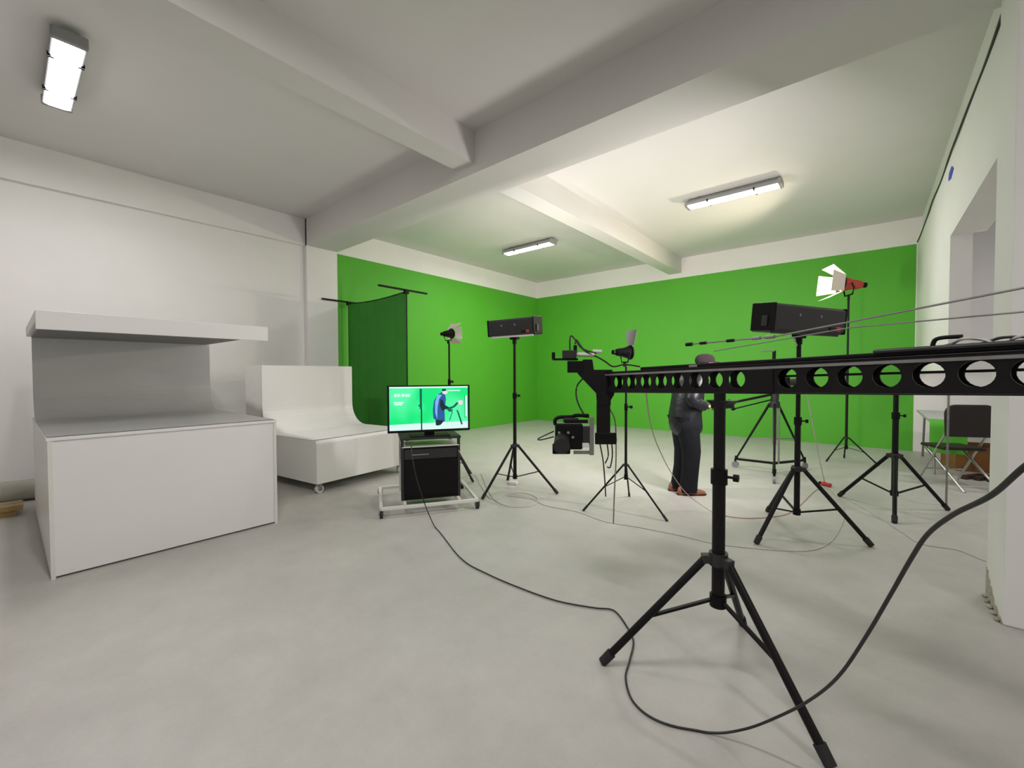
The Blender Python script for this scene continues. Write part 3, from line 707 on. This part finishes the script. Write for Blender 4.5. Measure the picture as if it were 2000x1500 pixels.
# ------------------------------------------------------------------ camera tripod on a wheeled dolly
tc_ = at(1513, 800, 5.75)
base = (tc_.x, tc_.y)
dt = thing('dolly_tripod', 'camera tripod on a three wheeled dolly behind the crane beam', 'tripod', (base[0], base[1], 0), 0)
dfeet = [Vector((*xy(1436, 913), 0)), Vector((*xy(1512, 944), 0)), Vector((*xy(1572, 916), 0))]
B = Vector((base[0], base[1], 0)); hubz = .93
for f in dfeet:
    f = f - B; d = f.normalized()
    wl_ = MB().cyl(f + Vector((0, 0, .045)) - Vector((d.y, -d.x, 0)) * .015, f + Vector((0, 0, .045)) + Vector((d.y, -d.x, 0)) * .015, .045, n=16).build('caster_wheel', 'grey', dt)
    MB().cyl(f + Vector((0, 0, .05)), f + Vector((0, 0, .13)), .014, n=10).build('caster_stem', 'black', wl_)
    MB().bar(Vector((0, 0, .125)), f + Vector((0, 0, .125)), .035, .03).build('dolly_arm', 'blackmetal', dt, .004)
    top = d * .06 + Vector((0, 0, hubz)); ft = f * .97 + Vector((0, 0, .14))
    MB().cyl(top, ft, .017, .012, n=12).build('leg', 'blackmetal', dt)
    MB().cyl(Vector((0, 0, .46)), top.lerp(ft, .62), .008, n=8).build('spreader', 'steel', dt)
    MB().cyl(ft + Vector((0, 0, -.02)), ft + Vector((0, 0, .03)), .022, n=10).build('leg_clamp', 'black', dt)
MB().cyl((0, 0, .38), (0, 0, hubz + .08), .024).build('centre_column', 'steel', dt)
MB().cyl((.05, .02, .12), (.05, .02, hubz), .012).build('drain_tube', 'steel', dt)
MB().cyl((0, 0, hubz - .05), (0, 0, hubz + .03), .062, n=16).build('hub', 'darkgrey', dt, .006)
MB().cyl((0, 0, hubz + .03), (0, 0, hubz + .20), .045, .055, n=16).build('fluid_head', 'darkgrey', dt, .006)
MB().bar(Rv * -.03 + Vector((0, 0, hubz + .13)), Rv * -.66 + Av * -.10 + Vector((0, 0, hubz + .02)), .03, .03).build('pan_handle', 'blackmetal', dt, .006)
MB().cyl(Rv * -.03 + Vector((0, 0, hubz + .06)), Rv * -.62 + Av * -.06 + Vector((0, 0, hubz - .07)), .009, n=10).build('pan_handle', 'blackmetal', dt)
MB().cyl(Rv * -.60 + Av * -.10 + Vector((0, 0, hubz - .07)), Rv * -.68 + Av * -.10 + Vector((0, 0, hubz + .06)), .022, n=10).build('zoom_control', 'black', dt)
t = thing('studio_camera', 'dark studio camera on the dolly tripod, mostly behind the beam', 'camera', (base[0], base[1], hubz + .20), YAW)
MB().bb(-.17, .17, -.06, .06, .0, .16).build('camera_body', 'black', t, .012)
MB().cyl((.16, 0, .09), (.30, 0, .09), .045, .05, 18).build('lens', 'darkgrey', t)
MB().tube(smooth_path([(-.12, 0, .16), (-.10, 0, .22), (.08, 0, .22), (.10, 0, .16)], 5), .011, 8).build('top_handle', 'black', t)
MB().bar((-.07, 0, .22), (-.02, 0, .34), .03, .03).build('monitor_arm', 'black', t, .004)
MB().bar((-.02, 0, .32), (-.015, 0, .52), .03, .035).build('monitor_post', 'black', t, .004)
MB().bb(-.19, -.02, -.02, .02, .505, .52).build('monitor_bracket', 'steel', t, .003)

# ------------------------------------------------------------------ the man
ppm = FPX / 4.70
pb = Vector((*xy(1342, 962), 0))
man = thing('person', 'man in a black jacket, dark trousers and brown shoes behind the beam', 'person', pb, YAW)
# local x = direction he faces (photo right), y = away from the viewer, z = up
def ring(cx, cy, z, rx, ry, n=20, tl=0.0): return [Vector((cx + rx * math.cos(2 * PI * i / n), cy + ry * math.sin(2 * PI * i / n), z + tl * math.cos(2 * PI * i / n))) for i in range(n)]
def skin_body(name, verts, edges, radii, root, sub=2):
    me = bpy.data.meshes.new(name); me.from_pydata(verts, edges, [])
    o = bpy.data.objects.new(name, me); COL.objects.link(o)
    o.modifiers.new('skin', 'SKIN')
    sv = me.skin_vertices[0].data if me.skin_vertices else None
    if sv is None:
        bm = bmesh.new(); bm.from_mesh(me); bm.verts.layers.skin.verify(); bm.to_mesh(me); bm.free(); sv = me.skin_vertices[0].data
    for i, r in enumerate(radii):
        sv[i].radius = r if isinstance(r, tuple) else (r, r); sv[i].use_root = (i == root)
    ss = o.modifiers.new('sub', 'SUBSURF'); ss.levels = sub; ss.render_levels = sub
    dg = bpy.context.evaluated_depsgraph_get(); ev = o.evaluated_get(dg)
    nm = bpy.data.meshes.new_from_object(ev); nm.name = name
    o.modifiers.clear(); old = o.data; o.data = nm; bpy.data.meshes.remove(old)
    nm.polygons.foreach_set('use_smooth', [True] * len(nm.polygons))
    return o
V = [(-.04, 0, .86), (-.03, 0, 1.02), (.01, 0, 1.16), (.07, 0, 1.29), (.12, 0, 1.37), (.155, 0, 1.415),
     (-.04, -.085, .80), (-.005, -.085, .46), (-.015, -.085, .09),
     (-.04, .085, .80), (.00, .085, .46), (-.05, .085, .09),
     (.08, -.17, 1.30), (-.03, -.22, 1.06), (.10, -.19, .99), (.17, -.18, .985),
     (.08, .17, 1.30), (.00, .21, 1.06), (.14, .12, 1.00), (.21, .10, 1.00),
     (.17, 0, 1.43), (.185, 0, 1.46)]
Eg = [(0, 1), (1, 2), (2, 3), (3, 4), (4, 5), (0, 6), (6, 7), (7, 8), (0, 9), (9, 10), (10, 11), (3, 12), (12, 13), (13, 14), (14, 15), (3, 16), (16, 17), (17, 18), (18, 19), (5, 20), (20, 21)]
Rd = [(.14, .11), (.13, .115), (.135, .12), (.14, .11), .065, .055, .105, .072, .052, .105, .072, .052, .07, .055, .042, .030, .07, .055, .042, .030, (.075, .07), (.085, .075)]
body = skin_body('body', V, Eg, Rd, 0)
for k in ('jacket', 'trousers', 'skin'): body.data.materials.append(M[k])
for p_ in body.data.polygons:
    c = p_.center
    p_.material_index = 1 if c.z < .90 else (2 if (c.z > 1.39 and c.x > .08) or (c.x > .16 and c.z < 1.05 and abs(c.y) > .08 and c.z > .95) else 0)
body.parent = man
# loose jacket
jk = MB(); jr = []
for z, xa, xb, ry in ((.665, -.115, .125, .17), (.69, -.15, .135, .185), (.74, -.185, .145, .20), (.80, -.20, .145, .205), (.90, -.19, .14, .20), (1.02, -.175, .15, .205), (1.14, -.16, .165, .215), (1.24, -.125, .18, .21), (1.32, -.07, .19, .18), (1.38, .02, .19, .12), (1.415, .08, .20, .075)):
    r_ = ring((xa + xb) / 2, 0, z, (xb - xa) / 2, ry, 28, .02 if z < .8 else 0)
    for i, q in enumerate(r_):
        k_ = 1 + .035 * math.sin(i * 2.1 + z * 23) + .02 * math.sin(i * 4.3 - z * 41)
        cx = (xa + xb) / 2; q.x = cx + (q.x - cx) * k_; q.y *= k_
    jr.append(r_)
jk.loft(jr); jk.build('jacket', 'jacket', man, label='loose black leather jacket')
for s, sh, el, wr_ in ((-1, (.07, -.175, 1.30), (-.04, -.235, 1.06), (.10, -.19, .995)), (1, (.07, .175, 1.30), (.0, .225, 1.06), (.14, .125, 1.005))):
    pts = smooth_path([sh, ((sh[0] + el[0]) / 2 - .01, (sh[1] + el[1]) / 2 - .0, (sh[2] + el[2]) / 2), el, ((el[0] + wr_[0]) / 2, (el[1] + wr_[1]) / 2, (el[2] + wr_[2]) / 2 - .01), wr_], 5)
    mb = MB(); rg = []
    for i, p_ in enumerate(pts):
        d = (pts[min(i + 1, len(pts) - 1)] - pts[max(0, i - 1)]).normalized(); a_ = d.cross(Vector((0, 1, .1))).normalized(); b2_ = a_.cross(d)
        rr = .088 - .034 * i / (len(pts) - 1) + .004 * math.sin(i * 2.3)
        rg.append([p_ + a_ * rr * math.cos(2 * PI * k / 14) + b2_ * rr * math.sin(2 * PI * k / 14) for k in range(14)])
    mb.loft(rg); mb.build('sleeve', 'jacket', man)
    # hand: palm and five fingers
    w_ = Vector(wr_); hm = MB(); dirx = Vector((.9, -.15 * s, -.12)).normalized(); side = Vector((0, 1, 0)); dn = Vector((0, 0, -1))
    palm = [[w_ + dirx * t_ + side * (a_ * wd_) + dn * (b_ * ht_) for a_, b_ in ((1, .5), (.7, 1), (-.7, 1), (-1, .5), (-1, -.5), (-.7, -1), (.7, -1), (1, -.5))] for t_, wd_, ht_ in ((-.03, .022, .022), (.01, .027, .018), (.05, .038, .016), (.085, .038, .013))]
    hm.loft(palm)
    for k in range(4):
        o_ = w_ + dirx * .08 + side * (-.030 + .020 * k); ln_ = (.060, .070, .066, .052)[k]
        p1_ = o_ + dirx * ln_ * .5 + dn * .006; p2_ = p1_ + (dirx * .6 + dn * .8) * ln_ * .33; p3_ = p2_ + (dirx * .1 + dn) * ln_ * .28
        hm.tube(smooth_path([o_, p1_, p2_, p3_], 3), .0088, 8)
    hm.tube(smooth_path([w_ + dirx * .025 - side * .03 * s, w_ + dirx * .055 - side * .05 * s + dn * .01, w_ + dirx * .085 - side * .045 * s + dn * .025], 3), .010, 8)
    hm.build('hand', 'skin', man)
for y_, kx, az in ((-.085, .005, .0), (.085, -.03, .0)):
    lg = MB()
    hem = [(.87, -.05 + kx * .3, .135, .115), (.70, -.025, .118, .105), (.48, .005 + kx * .5, .100, .095), (.30, -.005 + kx * .6, .092, .088), (.14, -.02 + kx * .9, .092, .085), (.035, -.03 + kx, .098, .080)]
    lg.loft([ring(cx, y_, z, rx, ry, 18) for z, cx, rx, ry in hem]); lg.build('trouser_leg', 'trousers', man)
    sm = MB(); bx = kx - .03
    sm.loft([[Vector((bx + x, y_ + yy, z)) for yy, z in ((-w1, .0), (-w1 * 1.05, .018), (-w1, h1 * .6), (-w1 * .5, h1), (w1 * .5, h1), (w1, h1 * .6), (w1 * 1.05, .018), (w1, .0))] for x, w1, h1 in ((-.115, .022, .05), (-.10, .034, .085), (-.03, .036, .10), (.04, .040, .085), (.10, .046, .062), (.155, .042, .048), (.185, .026, .036), (.195, .010, .022))])
    o = sm.build('shoe', 'shoe', man, label='brown leather shoe')
    MB().loft([[Vector((bx + x, y_ + yy, z)) for yy, z in ((-w1, .0), (w1, .0), (w1, .014), (-w1, .014))] for x, w1 in ((-.118, .026), (-.06, .038), (.06, .044), (.12, .049), (.17, .042), (.20, .014))], smooth=False).build('sole', 'black', o)
# head details
hdm = MB(); hc = Vector((.195, 0, 1.432))
hdm.ball(hc, .098, 18, 12, (1.0, .80, 1.16)); hdm.build('head', 'skin', man)
nose = MB(); nose.loft([[hc + Vector((x, y * w1, z + q * h1)) for y, q in ((1, -1), (0, 1), (-1, -1))] for x, z, w1, h1 in ((.088, .02, .008, .008), (.112, -.015, .014, .012), (.100, -.03, .016, .008))], smooth=True); nose.build('nose', 'skin', man)
for s in (-1, 1):
    MB().ball(hc + Vector((-.005, s * .078, -.005)), .028, 10, 7, (.75, .35, 1.15)).build('ear', 'skin', man)
    MB().ball(hc + Vector((.083, s * .033, .012)), .011, 8, 6).build('eye', 'whitemetal', man)
    MB().ball(hc + Vector((.0925, s * .033, .012)), .005, 8, 6).build('pupil', 'black', man)
MB().ball(hc + Vector((.086, 0, -.052)), .024, 10, 6, (.35, 1, .28)).build('mouth', 'reddoor', man)
MB().ball(hc + Vector((-.018, 0, .0)), .098, 16, 10, (.92, .84, 1.05)).build('hair', 'black', man)
cp = MB(); cp.lathe([(.100, 0), (.106, .02), (.10, .055), (.075, .085), (.03, .098), (.001, .10)], hc + Vector((-.006, 0, .035)), n=22)
cap = cp.build('cap', 'cap', man, label='dark flat cap')
MB().prism([(hc.x + .07, -.065), (hc.x + .13, -.05), (hc.x + .155, 0), (hc.x + .13, .05), (hc.x + .07, .065)], 'z', hc.z + .035, hc.z + .043).build('brim', 'cap', cap)

# ------------------------------------------------------------------ side bay furniture
t = thing('folding_table', 'pale folding table along the opening with a green cloth at its edge', 'table', (.98, 8.68, 0))
MB().bb(-.37, .55, -1.0, .95, .705, .735).build('tabletop', 'tabletop', t, .006)
MB().bb(-.33, .50, -.95, .90, .66, .705).build('apron', 'tabletop', t, .003)
for sx_ in (-.30, .46):
    for sy_ in (-.72, .72):
        MB().cyl((sx_, sy_ * .85, .68), (sx_, sy_ * 1.12, .0), .014).build('leg', 'steel', t)
    MB().cyl((sx_, -.74, .20), (sx_, .74, .20), .010).build('stretcher', 'steel', t)
g = MB(); W_ = 13
rows = [[Vector((-.37 + .34 * i / 12, -1.006 - .008 * (1 + math.sin(i * 1.1)) * k / 4, .739 - .42 * k / 4)) for i in range(W_)] for k in range(5)]
rows = [[Vector((q.x, -.86, .739)) for q in rows[0]]] + rows
vs = [q for r_ in rows for q in r_]; n_ = len(vs)
fs = [(k * W_ + i, k * W_ + i + 1, (k + 1) * W_ + i + 1, (k + 1) * W_ + i) for k in range(5) for i in range(W_ - 1)]
g.add(vs + [q + Vector((0, .003, -.003)) for q in vs], fs + [tuple(n_ + i for i in reversed(f)) for f in fs], True)
o = g.build('table_cloth', 'green'); o.location = (.98, 8.68, 0)
tag(o, 'green cloth hanging over the near end of the pale folding table', 'cloth')

t = thing('folding_chair', 'folding chair with a dark brown back panel and grey tube legs', 'chair', (.90, 7.15, 0), .45)
bk = MB(); pr = [(-.235, .60), (.235, .60), (.245, .84)] + arc(.14, .87, .105, 0, PI / 2, 6) + arc(-.14, .87, .105, PI / 2, PI, 6) + [(-.245, .84)]
bk.prism(pr, 'y', -.022, .012); bk.build('backrest', 'brownpanel', t, .012, 'dark brown back panel')
MB().bb(-.21, .21, .06, .46, .43, .465).build('seat', 'brownpanel', t, .012)
for s in (-1, 1):
    MB().cyl((s * .20, .03, .66), (s * .20, .48, .0), .012).build('leg', 'alu', t)
    MB().cyl((s * .175, .44, .44), (s * .175, -.22, .0), .012).build('leg', 'alu', t)
MB().cyl((-.20, .38, .15), (.20, .38, .15), .009).build('stretcher', 'alu', t)
MB().cyl((-.175, -.14, .055), (.175, -.14, .055), .009).build('stretcher', 'alu', t)

t = thing('cardboard_box', 'brown cardboard box on the floor under the folding table', 'box', (1.12, 8.66, 0), .2)
MB().bb(-.25, .22, -.25, .25, 0, .34).build('carton', 'cardboard', t, .006)
MB().add([(-.25, -.25, .34), (.22, -.25, .34), (.24, -.42, .42), (-.27, -.42, .42), (-.25, -.25, .344), (.22, -.25, .344), (.24, -.42, .424), (-.27, -.42, .424)], [(0, 1, 2, 3), (7, 6, 5, 4), (0, 4, 5, 1), (1, 5, 6, 2), (2, 6, 7, 3), (3, 7, 4, 0)]).build('flap', 'cardboard', t)
for k in range(3):
    pl = MB().bar((.93 + .11 * k, 7.74, .026), (1.12 + .11 * k, 8.02, .026), .055, .05)
    one(pl, 'wood_batten', 'darkwood', ('dark wooden batten on the floor nearest the opening, behind the folding chair', 'middle dark wooden batten on the floor behind the folding chair', 'dark wooden batten on the floor closest to the side bay wall')[k], 'batten', 'dark battens behind the folding chair', bevel=.003)

# ------------------------------------------------------------------ things on the floor at the left edge
q0 = flo(-60, 1000); q1 = flo(58, 985)
plank_words = ('top yellow wooden plank, by the wall side, at the left edge', 'top yellow wooden plank, by the table side, at the left edge', 'bottom yellow wooden plank, by the wall side, at the left edge', 'bottom yellow wooden plank, by the table side, at the left edge')
for k in range(4):
    lay, col_ = (1 - k // 2), k % 2
    x_ = -6.55 + .14 * col_ + .02 * lay; z_ = .025 + .052 * lay
    pl = MB().bar((x_, -1.3, z_), (x_ + .10, .05 + .04 * lay, z_), .12, .05)
    one(pl, 'yellow_plank', 'goldwood' if lay or col_ else 'darkwood', plank_words[k] if (lay or col_) else 'dark brown plank beneath the yellow planks at the left edge', 'plank', 'planks at the left edge', bevel=.003)
fr_ = MB(); fr_.cyl((-7.05, -.16, .11), (-6.95, .26, .11), .11, n=28)
t = thing('film_roll', 'translucent roll of packing film lying beside the yellow planks', 'film roll', (-7.0, .04, 0))
fr_.v = [(a - -7.0, b - .04, c) for a, b, c in fr_.v]
fr_.build('film', 'film', t, .004)
cr_ = MB().cyl((-.056, -.23, .11), (.056, .25, .11), .032, n=16); cr_.build('core', 'cardboard', t)

# ------------------------------------------------------------------ cables
def cable(name, pts, r, material, label, k=8):
    path = smooth_path(pts, k)
    for q in path: q.z = max(q.z, r)
    return one(MB().tube(path, r, 7), name, material, label, 'cable')
def fl(pts, z): return [flo(a, b, z) for a, b in pts]
main = [at(803, 862, 3.74), at(806, 900, 3.66), at(822, 962, 3.70)] + fl([(850, 1030), (900, 1090), (950, 1120), (1020, 1150), (1090, 1174), (1160, 1187), (1198, 1192), (1222, 1220), (1237, 1252), (1230, 1290), (1222, 1325), (1238, 1372), (1290, 1410), (1385, 1431)], .007) + \
    [at(1455, 1424, 1.53), at(1530, 1395, 1.42), at(1590, 1362, 1.31), at(1640, 1318, 1.2), at(1690, 1245, 1.1), at(1740, 1160, 1.0), at(1780, 1090, .92), at(1812, 1043, .86), at(1862, 1005, .78), at(1935, 968, .69), at(2010, 905, .62), at(2130, 830, .58)]
cable('main_cable', main, .0044, 'cable', 'long black cable looping from the television trolley under the front tripod')
cable('floor_cable', fl([(990, 968), (1040, 975), (1065, 987), (1130, 1000), (1180, 1018), (1250, 1030), (1330, 1046), (1400, 1062), (1500, 1073), (1580, 1075), (1622, 1058), (1645, 1022), (1647, 995), (1632, 968), (1614, 950)], .005), .0036, 'cablegrey', 'grey floor cable curving between the bank light stands')
cable('floor_cable', fl([(940, 925), (950, 950), (965, 975), (990, 988), (1020, 990), (1045, 985), (1048, 972), (1025, 963), (998, 964), (985, 972)], .005), .0038, 'cablegrey', 'grey cable coil at the foot of the smaller bank light stand')
cable('floor_cable', [at(896, 880, 3.95)] + fl([(925, 930), (940, 950), (962, 975), (1000, 958), (1010, 945)], .006), .0036, 'cablegrey', 'pale cable from the television trolley to the smaller bank light stand')
cable('floor_cable', fl([(1648, 972), (1700, 1000), (1760, 1038), (1800, 1062), (1870, 1074), (1925, 1096)], .005), .0036, 'cablegrey', 'grey floor cable running to the pillar foot')
cable('floor_cable', fl([(1395, 1003), (1440, 1011), (1490, 1011), (1545, 1000), (1590, 960), (1600, 955)], .005), .0045, 'cablepink', 'pinkish floor cable behind the front tripod')
cable('hanging_cable', [at(1262, 766, 2.25), at(1270, 825, 2.6), at(1285, 872, 3.1), at(1312, 925, 3.7), at(1345, 968, 4.1), flo(1395, 1003, .006)], .0036, 'cablepink', 'pinkish cable hanging from the crane past the man to the floor')
cable('hanging_cable', [at(1548, 658, 3.50), at(1566, 700, 3.6), at(1580, 790, 3.95), at(1594, 862, 4.35), at(1602, 905, 4.7), flo(1611, 944, .012)], .0050, 'cablegrey', 'grey cable hanging from the larger bank light to the red plug')
p = flo(1614, 950)
t = thing('cable_plug', 'red plug lying on the floor at the larger bank light stand', 'plug', p, -.6)
MB().cyl((-.05, 0, .025), (.05, 0, .025), .025, .022, n=14).build('plug_body', 'red', t, .004)
MB().cyl((-.085, 0, .025), (-.045, 0, .025), .018, n=12).build('plug_sleeve', 'black', t, .003)
p = flo(1003, 946)
t = thing('cable_plug', 'white plug lying on the floor at the smaller bank light stand', 'plug', p, .3)
MB().bb(-.05, .05, -.03, .03, 0, .04).build('plug_body', 'whitemetal', t, .008)
MB().cyl((-.08, 0, .02), (-.045, 0, .02), .010, n=10).build('plug_sleeve', 'whitemetal', t)
